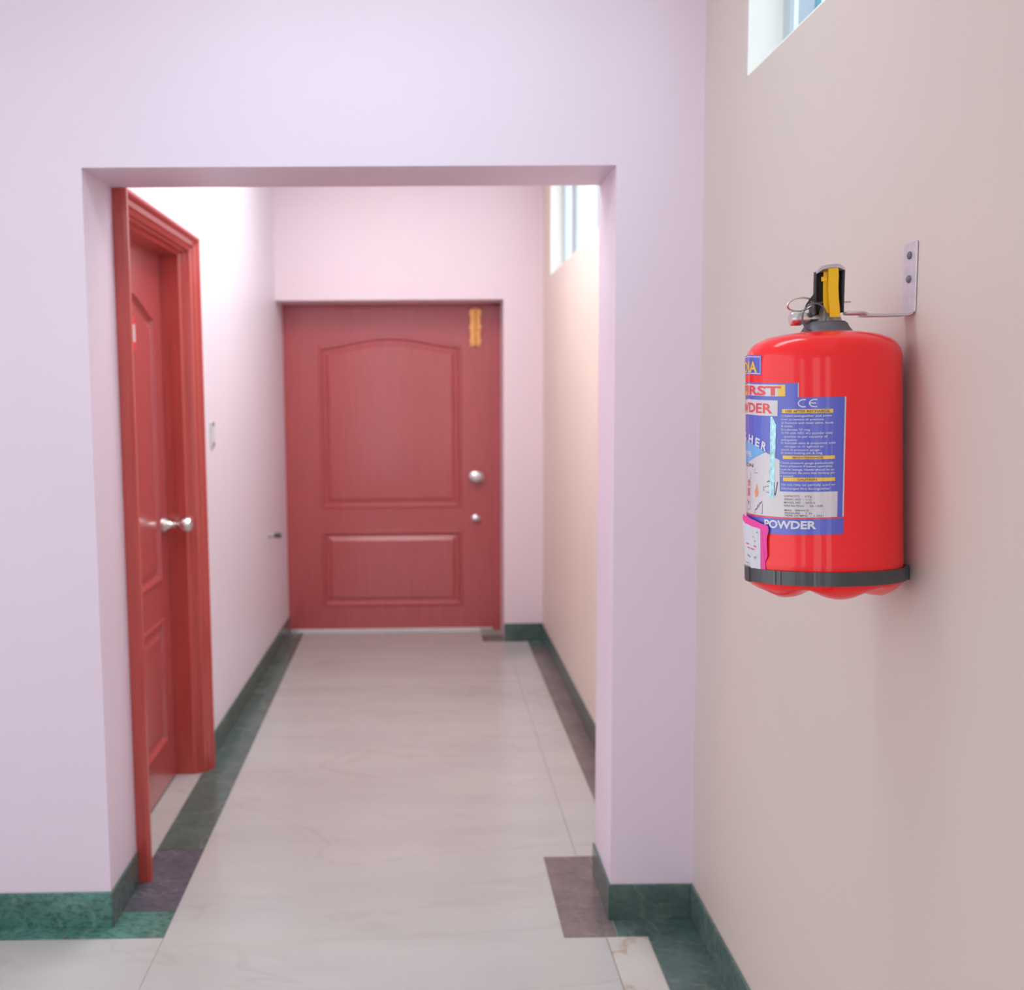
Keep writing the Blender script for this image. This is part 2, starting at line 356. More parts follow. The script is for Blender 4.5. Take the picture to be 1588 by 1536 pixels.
def leaf(parent, w0, w1, h0, h1, panels, t, m):
    """door leaf in local x-z with its face at y=0 looking towards -y"""
    outer = [(w0, h0), (w1, h0), (w1, h1), (w0, h1)]
    loops = [[Vector((x, z, 0)) for x, z in outer]] + [[Vector((x, z, 0)) for x, z in reversed(p)] for p in panels]
    tris = tessellate_polygon(loops); flat = [v for l in loops for v in l]
    V = [(v.x, 0, v.y) for v in flat]; F = [tuple(tr) for tr in tris]
    n = len(V); V += [(w0, t, h0), (w1, t, h0), (w1, t, h1), (w0, t, h1)]
    F += [(0, 1, n + 1, n), (1, 2, n + 2, n + 1), (2, 3, n + 3, n + 2), (3, 0, n, n + 3), (n, n + 1, n + 2, n + 3)]
    lf = link_mesh('door_leaf', V, F, m, parent)
    for p in panels:
        rings = [(0, 0.0005), (0.004, -0.004), (0.016, -0.005), (0.022, 0.003), (0.030, 0.010), (0.040, 0.010), (0.062, 0.001), (0.064, 0.0)]
        V, F = [], []; k = len(p)
        for d, y in rings: V += [(x, y, z) for x, z in inset(p, d)]
        for r in range(len(rings) - 1):
            for i in range(k): F.append((r * k + i, r * k + (i + 1) % k, (r + 1) * k + (i + 1) % k, (r + 1) * k + i))
        F.append(tuple((len(rings) - 1) * k + i for i in range(k)))
        link_mesh('door_panel', V, F, m, lf)
    return lf

# far door, closed, facing the camera
D2 = thing('door_2', kind='structure', loc=(-0.218, 6.45, 0))
D2L = leaf(D2, -0.641, 0.6475, 0.016, 2.0485, [arch_outline(-0.435, 0.455, 0.788, 1.808, 0.060), [(-0.435, 0.158), (0.455, 0.158), (0.455, 0.648), (-0.435, 0.648)]], 0.04, 'wood')
v, f = join(box(0.647, 0.697, -0.012, 0.04, 0.0, 2.062), box(-0.668, -0.641, -0.006, 0.04, 0.0, 2.062), box(-0.668, 0.697, -0.012, 0.04, 2.048, 2.064))
link_mesh('door_frame', v, f, 'wood', D2, bevel=0.002)
obox('threshold_strip', 'white_plastic', D2, -0.60, 0.56, -0.035, 0.0, 0.0, 0.014, bevel=0.002)
Ry = Matrix.Rotation(math.pi / 2, 4, 'X')
def knob(parent, x, z, r, m='steel', y0=0.0, length=0.06):
    prof = [(r * 1.0, 0), (r * 1.0, 0.004), (r * 0.55, 0.012), (r * 0.38, 0.02), (r * 0.38, 0.03), (r * 0.7, 0.036), (r * 1.0, 0.046), (r * 1.02, 0.054), (r * 0.85, 0.062), (r * 0.4, 0.066)]
    vf = lathe(prof, 24); mt = Matrix.Translation((x, y0, z)) @ Matrix.Rotation(math.pi / 2, 4, 'X') @ Matrix.Diagonal((1.25, 0.85, length / 0.066, 1))
    v, f = xform(vf, mt); return link_mesh('door_knob', v, f, m, parent, smooth=True)
knob(D2, 0.545, 0.985, 0.038); knob(D2, 0.540, 0.722, 0.022, length=0.035)
tb = link_mesh('tower_bolt', *join(box(0.512, 0.572, -0.004, 0.0, 1.80, 2.03), box(0.506, 0.578, -0.014, -0.003, 1.99, 2.02), box(0.506, 0.578, -0.014, -0.003, 1.90, 1.93), box(0.506, 0.578, -0.014, -0.003, 1.82, 1.84)), 'brass', D2, bevel=0.002)
v, f = join(tube([(0.542, -0.018, 1.80), (0.542, -0.018, 2.036)], 0.010), tube([(0.542, -0.02, 1.865), (0.542, -0.046, 1.865)], 0.007)); link_mesh('bolt_rod', v, f, 'brass', tb, smooth=True)

# side door in the left corridor wall: unit built facing -y, turned to face +x
XC = -0.889
D1 = thing('door_1', kind='structure', loc=(XC, DY0, 0))
D1.rotation_euler = (0, 0, math.pi / 2)      # local x -> +Y, local -y -> +X
WD = DY1 - DY0
leaf(D1, 0.002, WD - 0.001, 0.008, 2.0355, [arch_outline(0.090, WD - 0.115, 0.800, 1.800, 0.075), [(0.090, 0.172), (WD - 0.115, 0.172), (WD - 0.115, 0.662), (0.090, 0.662)]], 0.04, 'wood').location = (0, 0.112, 0)
# casing: profile (distance outward from the opening, depth towards +X) mitred round three sides
prof = [(0.0, -0.125), (0.0, -0.042), (0.008, -0.034), (0.012, -0.018), (0.018, -0.016), (0.020, -0.002), (0.032, 0.004), (0.036, 0.012), (0.050, 0.016), (0.056, 0.026), (0.062, 0.030), (0.072, 0.028), (0.078, 0.018), (0.078, -0.012)]
def casing_piece(path):   # path: list of functions giving the section point in local space
    V, F = [], []; n = len(prof)
    for fn in path: V += [fn(d, p) for d, p in prof]
    for i in range(len(path) - 1):
        for k in range(n - 1): F.append((i * n + k, i * n + k + 1, (i + 1) * n + k + 1, (i + 1) * n + k))
        F.append((i * n + n - 1, i * n, (i + 1) * n, (i + 1) * n + n - 1))
    F.append(tuple(range(n - 1, -1, -1))); F.append(tuple((len(path) - 1) * n + k for k in range(n)))
    return link_mesh('door_casing', V, F, 'wood_dark', D1)
ZO = 2.036
casing_piece([lambda d, p: (-d, -p, 0.0), lambda d, p: (-d, -p, ZO + d)])
casing_piece([lambda d, p: (-d, -p, ZO + d), lambda d, p: (WD + d, -p, ZO + d)])
casing_piece([lambda d, p: (WD + d, -p, ZO + d), lambda d, p: (WD + d, -p, 0.0)])
kb = knob(D1, WD - 0.062, 1.012, 0.036, y0=0.112, length=0.112)
obox('door_notice', 'ink_red', D1, 0.385, 0.475, 0.110, 0.1125, 1.66, 1.775)
obox('door_notice', 'ink_white', D1, 0.395, 0.465, 0.1085, 0.110, 1.69, 1.75)

# wall fittings in the corridor
sw = thing('wall_socket_plate', 'small pale blank plate with two dark screws on left corridor wall beside red casing', 'wall plate', (-0.890, 4.32, 1.343))
obox('plate', 'white_plastic', sw, 0.0, 0.007, -0.035, 0.035, -0.052, 0.052, bevel=0.002)
for z in (-0.043, 0.043):
    v, f = xform(lathe([(0.0105, 0), (0.0105, 0.003), (0.004, 0.005)], 12), Matrix.Translation((0.006, 0, z)) @ Matrix.Rotation(math.pi / 2, 4, 'Y')); link_mesh('screw', v, f, 'dark_plastic', sw)
ds = thing('door_stop', 'small dark magnetic door stop sticking out of left wall beside far door', 'door stop', (-0.877, 5.72, 0.722))
v, f = xform(lathe([(0.017, 0), (0.017, 0.006), (0.010, 0.010), (0.010, 0.035)], 16), Matrix.Rotation(math.pi / 2, 4, 'Y')); link_mesh('stem', v, f, 'grey_plastic', ds, smooth=True)
v, f = xform(lathe([(0.0135, 0.032), (0.0145, 0.036), (0.0145, 0.066), (0.012, 0.070)], 16), Matrix.Rotation(math.pi / 2, 4, 'Y')); link_mesh('magnet_cap', v, f, 'dark_plastic', ds, smooth=True)

# ceiling lamps (out of frame, they light the place)
for i, (x, y, sx, sy, lab) in enumerate(((-0.22, 4.2, 0.49, 0.87, 'white rectangular ceiling lamp above the corridor'), (-0.15, 1.9, 0.62, 0.2, 'white rectangular ceiling lamp above the lobby in front of the arch'))):
    L_ = thing('ceiling_lamp', lab, 'lamp', (x, y, ZC))
    v, f = join(box(-sx, sx, -sy, -sy + .02, -.07, 0), box(-sx, sx, sy - .02, sy, -.07, 0), box(-sx, -sx + .02, -sy, sy, -.07, 0), box(sx - .02, sx, -sy, sy, -.07, 0)); link_mesh('lamp_housing', v, f, 'alu', L_)
    obox('diffuser', 'lamp', L_, -sx + .02, sx - .02, -sy + .02, sy - .02, -.05, -.04)

# ------------------------------------------------------------------ fire extinguisher
R0, BF = 0.1188, 0.84
E = thing('fire_extinguisher', 'red dry powder fire extinguisher with blue label and yellow-striped lever on right wall', 'fire extinguisher', (0.6341, 1.6, 1.17))
E.rotation_euler = (-0.06, -0.012, 0)
# body: lathed shell; foot with six rounded lobes
n = 96; V, F = [], []
prof_top = [(1.0, 0.034), (1.0, 0.058), (1.006, 0.062), (1.006, 0.066), (1.0, 0.070), (1.0, 0.35), (1.0, 0.372), (0.994, 0.384), (0.975, 0.394), (0.93, 0.403), (0.86, 0.4095), (0.74, 0.4155), (0.58, 0.4195), (0.42, 0.422), (0.33, 0.4235)]
for r, z in prof_top:
    for k in range(n):
        a = 2 * math.pi * k / n; V.append((R0 * r * math.cos(a), R0 * BF * r * math.sin(a), z))
for i in range(len(prof_top) - 1):
    for k in range(n):
        k2 = (k + 1) % n; F.append((i * n + k, i * n + k2, (i + 1) * n + k2, (i + 1) * n + k))
F.append(tuple((len(prof_top) - 1) * n + k for k in range(n)))
rings = [(1.0, 0.034, 0), (0.985, 0.030, 0.05), (0.94, 0.0265, 0.3), (0.86, 0.0235, 0.7), (0.76, 0.021, 1.0), (0.64, 0.021, 1.0), (0.5, 0.022, 0.8), (0.3, 0.026, 0.3), (0.1, 0.028, 0.0)]
s0 = len(V)
for r, z, lob in rings:
    for k in range(n):
        a = 2 * math.pi * k / n
        c = abs(math.cos(3 * (a + math.pi / 2 - math.radians(-2)))) ** 0.8
        V.append((R0 * r * math.cos(a), R0 * BF * r * math.sin(a), z - lob * (0.015 * c - 0.005)))
for i in range(len(rings) - 1):
    for k in range(n):
        k2 = (k + 1) % n; F.append((s0 + i * n + k2, s0 + i * n + k, s0 + (i + 1) * n + k, s0 + (i + 1) * n + k2))
F.append(tuple(s0 + (len(rings) - 1) * n + k for k in range(n)))
link_mesh('body', V, F, 'red', E, smooth=True)

# --- label printed round the body: s = arc length from the front line (mm), z = height (mm)
def wrap(s, z, off):
    # the label is stuck on slightly askew: a smooth skew of the flat print
    u, v = max(s, -185) / 100.0, z / 100.0
    q = (1, u, v, u * u, u * v, v * v, u ** 3, u * u * v, u * v * v)
    ds = sum(a * b for a, b in zip((-6.145, -3.055, 2.745, -3.55, 1.962, 0.051, 0.12, 1.768, 0.084), q))
    dz = sum(a * b for a, b in zip((-9.678, 11.634, -2.973, 4.873, -4.621, 0.782, 0.658, 0.053, 0.564), q))
    ph = (s + ds) / 1000.0 / R0
    return ((R0 + off) * math.sin(ph), -(R0 * BF + off) * math.cos(ph), (z + dz) / 1000.0)
def panel(name, poly_or_rect, off, m, parent, du=5.0):
    if len(poly_or_rect) == 4 and not isinstance(poly_or_rect[0], tuple):
        s0_, s1, z0, z1 = poly_or_rect; poly = [(s0_, z0), (s1, z0), (s1, z1), (s0_, z1)]
    else: poly = poly_or_rect
    # slice the polygon into narrow vertical strips so it follows the curve
    bm = bmesh.new(); bm.faces.new([bm.verts.new((s, 0, z)) for s, z in poly])
    lo, hi = min(p[0] for p in poly), max(p[0] for p in poly); x = math.floor(lo / du) * du + du
    while x < hi:
        bmesh.ops.bisect_plane(bm, geom=bm.verts[:] + bm.edges[:] + bm.faces[:], plane_co=(x, 0, 0), plane_no=(1, 0, 0)); x += du
    for v_ in bm.verts: v_.co = wrap(v_.co.x, v_.co.z, off)
    bmesh.ops.recalc_face_normals(bm, faces=bm.faces)
    me = bpy.data.meshes.new(name); bm.to_mesh(me); bm.free()
    return finish(name, me, m, parent)
_tc = {}
def glyphs(text, bold):
    key = (text, bold)
    if key in _tc: return _tc[key]
    cu = bpy.data.curves.new('t', 'FONT'); cu.body = text; cu.offset = bold; cu.resolution_u = 3; cu.size = 1
    o = bpy.data.objects.new('t', cu); COL.objects.link(o)
    dg = bpy.context.evaluated_depsgraph_get(); dg.update(); ev = o.evaluated_get(dg); me = ev.to_mesh()
    V = [(v.co.x, v.co.y) for v in me.vertices]; F = [tuple(p.vertices) for p in me.polygons]
    ev.to_mesh_clear(); bpy.data.objects.remove(o); bpy.data.curves.remove(cu)
    _tc[key] = (V, F); return V, F
def text_vf(text, s0_, s1, z0, z1, bold=0.02, rot=0.0, shear=0.0, cap_h=None):
    """fit text into the box: left s0, right s1, base z0, cap height to z1"""
    V, F = glyphs(text, bold)
    xs = [v[0] for v in V]; xa, xb = min(xs), max(xs); H = 0.73
    out = []
    for x, y in V:
        s = s0_ + (x - xa) / (xb - xa) * (s1 - s0_); z = z0 + y / H * (z1 - z0)
        if rot:
            ds, dz = s - s0_, z - z0; s = s0_ + ds * math.cos(rot) - dz * math.sin(rot); z = z0 + ds * math.sin(rot) + dz * math.cos(rot)
        out.append((s, z))
    return out, F
def printed(name, items, off, m, parent, cut=0):
    V, F = join(*items)
    me = bpy.data.meshes.new(name)
    if cut:
        bm = bmesh.new(); vs = [bm.verts.new((s, 0, z)) for s, z in V]
        for f_ in F:
            try: bm.faces.new([vs[i] for i in f_])
            except ValueError: pass
        lo, hi = min(v[0] for v in V), max(v[0] for v in V); x = lo + cut
        while x < hi:
            bmesh.ops.bisect_plane(bm, geom=bm.verts[:] + bm.edges[:] + bm.faces[:], plane_co=(x, 0, 0), plane_no=(1, 0, 0)); x += cut
        for v_ in bm.verts: v_.co = wrap(v_.co.x, v_.co.z, off)
        bm.to_mesh(me); bm.free()
    else: me.from_pydata([wrap(s, z, off) for s, z in V], [], F)
    return finish(name, me, m, parent)

lab = panel('label', [(-300, 126), (-7, 126), (-7, 328.5), (-11, 328.5), (-74, 328.5), (-75, 349.5), (-300, 349.5)], 0.0003, 'ink_blue', E)
lab['label'] = 'blue printed label with white and yellow lettering'
panel('label_edge', (-75.2, -74.0, 329, 349.8), 0.0004, 'ink_white', lab); panel('label_edge', (-9.2, -7.2, 152, 328.5), 0.0006, 'ink_white', lab)
# upper country badge
ub = panel('badge', (-290, -142.5, 361, 390), 0.0003, 'ink_blue', E)
for rct in ((-290, -144.3, 387.2, 388.2), (-290, -144.3, 362.4, 363.4), (-145.3, -144.3, 362.4, 388.2)): panel('badge_rule', rct, 0.0006, 'ink_text', ub)
printed('lettering', [text_vf('INDIA', -246, -153, 365, 381, 0.03)], 0.0008, 'ink_yellow', ub, 3.0)
# headline boxes
panel('headline_box', (-300, -108, 330, 347), 0.0006, 'ink_white', lab); panel('headline_box', (-108, -95, 330, 347), 0.0006, 'ink_yellow', lab)
panel('headline_box', (-300, -190, 330, 347), 0.0007, 'ink_yellow', lab)
printed('lettering', [text_vf('FIRST', -212, -102, 331.5, 345, 0.035)], 0.0009, 'ink_red', lab, 3.0)
panel('headline_box', (-300, -107.8, 301, 324), 0.0006, 'ink_white', lab)
printed('lettering', [text_vf('POWDER', -262, -117, 305, 319.5, 0.025)], 0.0009, 'ink_red', lab, 3.0)
# white picture area, cyan wedge, hologram strip
panel('picture_area', [(-300, 152), (-16.5, 152), (-16.5, 190), (-102, 190), (-103, 236), (-129.7, 247), (-190, 226), (-300, 226)], 0.0006, 'ink_white', lab)
panel('cyan_wedge', [(-300, 226), (-190, 226), (-131, 247), (-152, 254), (-185, 262), (-300, 268)], 0.0005, 'ink_cyan', lab)
panel('hologram_strip', [(-121, 180), (-112, 180), (-110, 288), (-117, 300), (-121, 300)], 0.0008, 'holo', lab)
arc = []
for ch, s, z, rt in (('E', -300, 259, 0.1), ('U', -256, 266.5, .05), ('I', -229, 267, 0.0), ('S', -217, 262.5, -0.04), ('H', -181, 259.5, -0.10), ('E', -157, 256, -0.18), ('R', -141, 251.5, -0.26)):
    wd = {'S': 22, 'H': 17, 'E': 12, 'R': 12, 'I': 5, 'U': 20}[ch]; arc.append(text_vf(ch, s, s + wd, z, z + 12.5, 0.035, rt))
for it_ in arc: printed('lettering', [it_], 0.0009, 'ink_text', lab, 3.0)
printed('lettering', [text_vf('TYPE', -214, -168, 238, 246, 0.01)], 0.0009, 'ink_text', lab)
# CE mark
def arc_letter(cx, cz, rx, rz, a0, a1, t):
    V, F = [], []
    m_ = 18
    for i in range(m_ + 1):
        a = math.radians(a0 + (a1 - a0) * i / m_); V += [(cx + rx * math.cos(a), cz + rz * math.sin(a)), (cx + (rx - t) * math.cos(a), cz + (rz - t) * math.sin(a))]
    for i in range(m_): F.append((2 * i, 2 * i + 1, 2 * i + 3, 2 * i + 2))
    return V, F
printed('lettering', [arc_letter(-66, 320, 9, 6.2, 70, 290, 1.7), arc_letter(-50, 320, 9, 6.2, 70, 290, 1.7), ([(-58, 319.3), (-49, 319.3), (-49, 320.9), (-58, 320.9)], [(0, 1, 2, 3)])], 0.0009, 'ink_text', lab)
# yellow heading bars
for t, s0_, s1, z0, z1, ta, tb_ in (('USE AFTER RECHARGE', -100, -25, 305.5, 311.3, -94, -30), ('MAINTENANCE', -98, -21.5, 238.2, 243.2, -82, -38), ('CAUTION', -97, -20.5, 205.6, 211, -74, -46)):
    b_ = panel('heading_bar', (s0_, s1, z0, z1), 0.0006, 'ink_yellow', lab)
    printed('lettering', [text_vf(t, ta, tb_, z0 + 1.1, z1 - 1.1, 0.015)], 0.0009, 'ink_dark', b_)
lines = [('1) Insert extinguisher and press', -101, -27, 300.3), ('lever to remove all pressure.', -101, -37, 295), ('2) Remove and clean valve, body', -101, -24, 290), ('& nozzle.', -101, -82, 285.2),
         ("3) Lubricate 'O' ring.", -101, -56, 280), ('4) Fill with ABC dry powder only', -101, -25, 275.2), ('quantity as per capacity of', -96, -32, 270), ('extinguisher.', -101, -74, 265),
         ('5) Reinstall valve & pressurise with', -101, -21, 260.5), ('nitrogen to 15 kgf/cm2 or', -95, -37, 255.5), ('check in pressure gauge.', -101, -42, 250.5), ('6) Insert locking pin & ring', -101, -39, 245.8),
         ('Check pressure gauge periodically.', -101.5, -22, 231.2), ('Raise pressure if below operable.', -101.5, -24, 226.4), ('Look for leakage, Nozzle should be un', -101.5, -22, 221.4), ('Obstructed. Be sure that locking pin', -101.5, -21, 216.6), ('is inserted.', -101.5, -80, 211.8),
         ('Do not relay on partially used or', -99, -20, 199.0), ('Discharged Fire Extinguisher', -99, -27, 193.4)]
printed('lettering', [text_vf(t, a, b, z, z + 3.1, 0.012) for t, a, b, z in lines], 0.0009, 'ink_text', lab)
lines = [('CAPACITY  :  6 Kg', -95, -53, 181.6), ('SERIAL NO  :  111', -94.5, -54, 176.8), ('MODEL NO  :  GFD-6', -94.5, -48, 172.0), ('FIRE RATING  :  4A 144B', -94.5, -37, 167.2),
         ('MAX.  SERVICE', -94, -57, 160.5), ('PRESSURE  :  1 5a', -93.5, -52, 156.3), ('YEAR OF MFG.  :  1 2021', -93.5, -36, 152.6)]
printed('lettering', [text_vf(t, a, b, z + 0.6, z + 3.4, 0.004) for t, a, b, z in lines], 0.0009, 'ink_dark', lab)
panel('red_rule', (-300, -7, 149.5, 151.8), 0.0007, 'ink_red', lab)
printed('lettering', [text_vf('POWDER', -131, -45.5, 135.2, 147, 0.035)], 0.0009, 'ink_text', lab, 3.0)
# pictograms
printed('pictogram', [([(-184, 178), (-176, 178), (-176, 190), (-184, 190)], [(0, 1, 2, 3)]), ([(-182, 193), (-177, 193), (-177, 203), (-182, 203)], [(0, 1, 2, 3)])], 0.0009, 'ink_red', lab)
printed('pictogram', [([(-154, 178), (-148, 180), (-146, 187), (-151, 199), (-153.5, 192), (-157, 187)], [(0, 1, 2, 3, 4, 5)])], 0.0009, 'ink_orange', lab)
def ln(a, b, t=0.35):
    d = Vector((b[0] - a[0], b[1] - a[1])).normalized(); nx, nz = -d.y * t, d.x * t
    return [(a[0] + nx, a[1] + nz), (b[0] + nx, b[1] + nz), (b[0] - nx, b[1] - nz), (a[0] - nx, a[1] - nz)], [(0, 1, 2, 3)]
pic = [ln((-158, 155), (-136, 155)), ln((-136, 155), (-136, 170)), ln((-156, 158), (-137, 173), 0.7), ln((-150, 160), (-147, 168), 0.6), ln((-146, 163), (-142, 171), 0.6),
       ln((-133, 195), (-122, 197)), ln((-128, 188), (-110, 186)), ln((-112, 183), (-112, 203), 0.5), ln((-110, 184), (-106, 204), 0.8), ln((-126, 203), (-121, 205), 0.7), ln((-133, 195), (-133, 189)),
       ln((-186, 200), (-172, 200)), ln((-172, 160), (-172, 215)), ln((-186, 172), (-181, 168), .8), ln((-182, 164), (-178, 170), .8), ln((-186, 158), (-172, 158))]
for z in (220, 217.5, 215.0): pic.append(ln((-158, z), (-120 if z > 216 else -148, z), 0.3))
printed('pictogram', pic, 0.0009, 'ink_dark', lab)
printed('lettering', [text_vf('ION', -194, -162, 222.5, 228, 0.01)], 0.0009, 'ink_dark', lab)

# dangling inspection tag, standing a little off the body
def tag_poly(poly, off, m, nm, parent, t=0.0006):
    bm = bmesh.new(); bm.faces.new([bm.verts.new((s, 0, z)) for s, z in poly])
    lo, hi = min(p[0] for p in poly), max(p[0] for p in poly); x = math.floor(lo / 6) * 6 + 6
    while x < hi:
        bmesh.ops.bisect_plane(bm, geom=bm.verts[:] + bm.edges[:] + bm.faces[:], plane_co=(x, 0, 0), plane_no=(1, 0, 0)); x += 6
    for v_ in bm.verts:
        k = min(1, max(0, (v_.co.z - 60) / 80)); v_.co = wrap(v_.co.x, v_.co.z, off + 0.004 * k * k + 0.0008 * math.sin(v_.co.x * 0.25 + v_.co.z * 0.07))
    me = bpy.data.meshes.new(nm); bm.to_mesh(me); bm.free()
    o = finish(nm, me, m, parent); so = o.modifiers.new('thickness', 'SOLIDIFY'); so.thickness = t; so.offset = 1
    return o
tg = tag_poly([(-208, 146), (-200, 150), (-160, 146), (-121, 138), (-119, 132), (-123, 118), (-122, 92), (-127, 84), (-126, 62), (-196, 54), (-205, 100)], 0.0016, 'magenta', 'inspection_tag', E)
tg['label'] = 'white paper tag with torn magenta border'
tag_poly([(-202, 139), (-134, 132), (-136, 66), (-194, 64), (-199, 100)], 0.0024, 'paper', 'tag_sheet', tg)
scr = [ln((-190 + 0, 130), (-140, 126.5), 1.0)]
for z, a, b in ((120, -186, -148), (112, -184, -142), (96, -186, -150)): scr.append(ln((a, z), (b, z - 1.5), 0.35))
def tagprint(items, m):
    V, F = join(*items); Vn = []
    for s, z in V:
        k = min(1, max(0, (z - 60) / 80)); Vn.append(wrap(s, z, 0.0034 + 0.004 * k * k + 0.0008 * math.sin(s * 0.25 + z * 0.07)))
    me = bpy.data.meshes.new('tag_writing'); me.from_pydata(Vn, [], F); finish('tag_writing', me, m, tg)
for it_ in (ln((-192, 130), (-142, 126), 1.2), ln((-178, 107), (-145, 104.5), 0.8), ln((-172, 101), (-150, 99.5), 0.8)): tagprint([it_], 'ink_red')
hand = []
px_, pz_ = -188, 91
for i in range(16):
    nx_, nz_ = -188 + i * 2.9, 90 - i * 0.2 + (3.2 if i % 2 else -2.2) * (0.6 + 0.4 * math.sin(i * 1.7)); hand.append(ln((px_, pz_), (nx_, nz_), 0.4)); px_, pz_ = nx_, nz_
for z, a, b in ((120, -186, -150), (114, -182, -146), (78, -186, -168), (72, -184, -146)): hand.append(ln((a, z), (b, z - 1.2), 0.4))
tagprint(hand[:16], 'ink_dark')
for it_ in hand[16:]: tagprint([it_], 'ink_dark')

# --- head of the extinguisher (local metres); parts are modelled round the neck axis and set over it below
H_ = E; head_start = set(E.children)
v, f = lathe([(0.043, 0.419), (0.0405, 0.421), (0.037, 0.425), (0.034, 0.430), (0.033, 0.4335), (0.030, 0.4345), (0.030, 0.436)], 40, sy=0.9)
link_mesh('collar', v, f, 'collar', H_, smooth=True)
# cast valve block, wider at the foot
v, f = lathe([(0.0255, 0.434), (0.024, 0.438), (0.021, 0.446), (0.0175, 0.456), (0.014, 0.462), (0.008, 0.466)], 32, mid=(0.003, -0.002), sx=0.86, sy=0.75)
link_mesh('valve_body', v, f, 'cast', H_, smooth=True)
# squeeze lever: black channel standing up, open side to the front, with a rounded rim at the top
def channel(w, depth, t, z0, z1, lean, wtop):
    V, F = [], []; N = 14; rows = 10
    for i in range(rows + 1):
        u = i / rows; z = z0 + (z1 - z0) * u; ww = w + (wtop - w) * u; y0 = -0.018 + lean * u
        for k in range(N + 1):
            a = math.pi * k / N
            V.append((-0.0035 + 0.0005 * u - ww / 2 * math.cos(a), y0 + depth * (math.sin(a) ** 0.6) - 0.004, z - (0.006 * abs(math.cos(a)) ** 3 + 0.002 * math.cos(a)) * u ** 4))
    n_ = N + 1
    for i in range(rows):
        for k in range(N): F.append((i * n_ + k, i * n_ + k + 1, (i + 1) * n_ + k + 1, (i + 1) * n_ + k))
    return V, F
v, f = channel(0.043, 0.020, 0.002, 0.449, 0.519, -0.004, 0.0435)
lv = link_mesh('squeeze_lever', v, f, 'black', H_, smooth=True); so = lv.modifiers.new('t', 'SOLIDIFY'); so.thickness = 0.003; so.offset = 0
# rounded top of the lever
V, F = [], []; N = 16
for j, (k, dz) in enumerate(((1.0, 0), (0.97, 0.0025), (0.86, 0.0045), (0.6, 0.0055))):
    for i in range(N + 1):
        a = math.pi * i / N; V.append((-0.003 - 0.0225 * k * math.cos(a), -0.026 + 0.022 * k * (math.sin(a) ** 0.6), 0.5175 + dz - 0.006 * abs(k * math.cos(a)) ** 3 - 0.002 * k * math.cos(a)))
    for xx in (1.0, 0.6, 0.2, -0.2, -0.6, -1.0): V.append((-0.003 + 0.0225 * k * xx, -0.030, 0.5165 + dz - 0.007 * abs(k * xx) ** 3 + 0.002 * k * xx))
n_ = N + 7
for j in range(3):
    for i in range(n_): F.append((j * n_ + i, j * n_ + (i + 1) % n_, (j + 1) * n_ + (i + 1) % n_, (j + 1) * n_ + i))
F.append(tuple(3 * n_ + i for i in range(n_))); F.append(tuple(reversed(range(n_))))
link_mesh('lever_cap', V, F, 'zinc', lv, smooth=True)
# lower carrying handle, short black tongue seen under the lever on the left
for bx_ in ((-0.0275, -0.0245, -0.024, 0.0, 0.444, 0.474), (0.0165, 0.0185, -0.022, 0.0, 0.452, 0.476)):
    v, f = box(*bx_); link_mesh('carry_handle', v, f, 'black', H_, bevel=0.0008)
# yellow safety strip: long tongue, side lip and a small tab
def ribbon(pts, w, t):
    V, F = [], []
    for x, y, z in pts: V += [(x - w / 2, y, z), (x + w / 2, y, z), (x + w / 2, y + t, z), (x - w / 2, y + t, z)]
    for i in range(len(pts) - 1):
        for k in range(4): F.append((i * 4 + k, i * 4 + (k + 1) % 4, i * 4 + 4 + (k + 1) % 4, i * 4 + 4 + k))
    F.append((3, 2, 1, 0)); j = (len(pts) - 1) * 4; F.append((j, j + 1, j + 2, j + 3)); return V, F
v, f = ribbon([(0.0005, -0.029, 0.518), (0.0005, -0.031, 0.505), (-0.0003, -0.031, 0.488), (0.0002, -0.031, 0.47), (0.0015, -0.031, 0.456), (0.0025, -0.0305, 0.4405)], 0.0155, 0.002)
ys = link_mesh('safety_strip', v, f, 'yellow', H_)
v, f = join(ribbon([(-0.0075, -0.024, 0.517), (-0.0085, -0.024, 0.49), (-0.0088, -0.024, 0.47), (-0.0078, -0.025, 0.4475)], 0.009, 0.002), box(-0.0165, -0.008, -0.026, -0.024, 0.4965, 0.5035)); link_mesh('strip_back', v, f, 'yellow', ys)
# pressure gauge and its stem on the left
Rx90 = Matrix.Rotation(-math.pi / 2, 4, 'Y')
v, f = xform(lathe([(0.0065, 0.010), (0.0065, 0.028), (0.0085, 0.029), (0.0095, 0.034), (0.0085, 0.040), (0.0105, 0.041), (0.0112, 0.043), (0.0112, 0.056), (0.0100, 0.058)], 28), Matrix.Translation((0, -0.004, 0.4425)) @ Rx90)
gg = link_mesh('pressure_gauge', v, f, 'steel', H_, smooth=True)
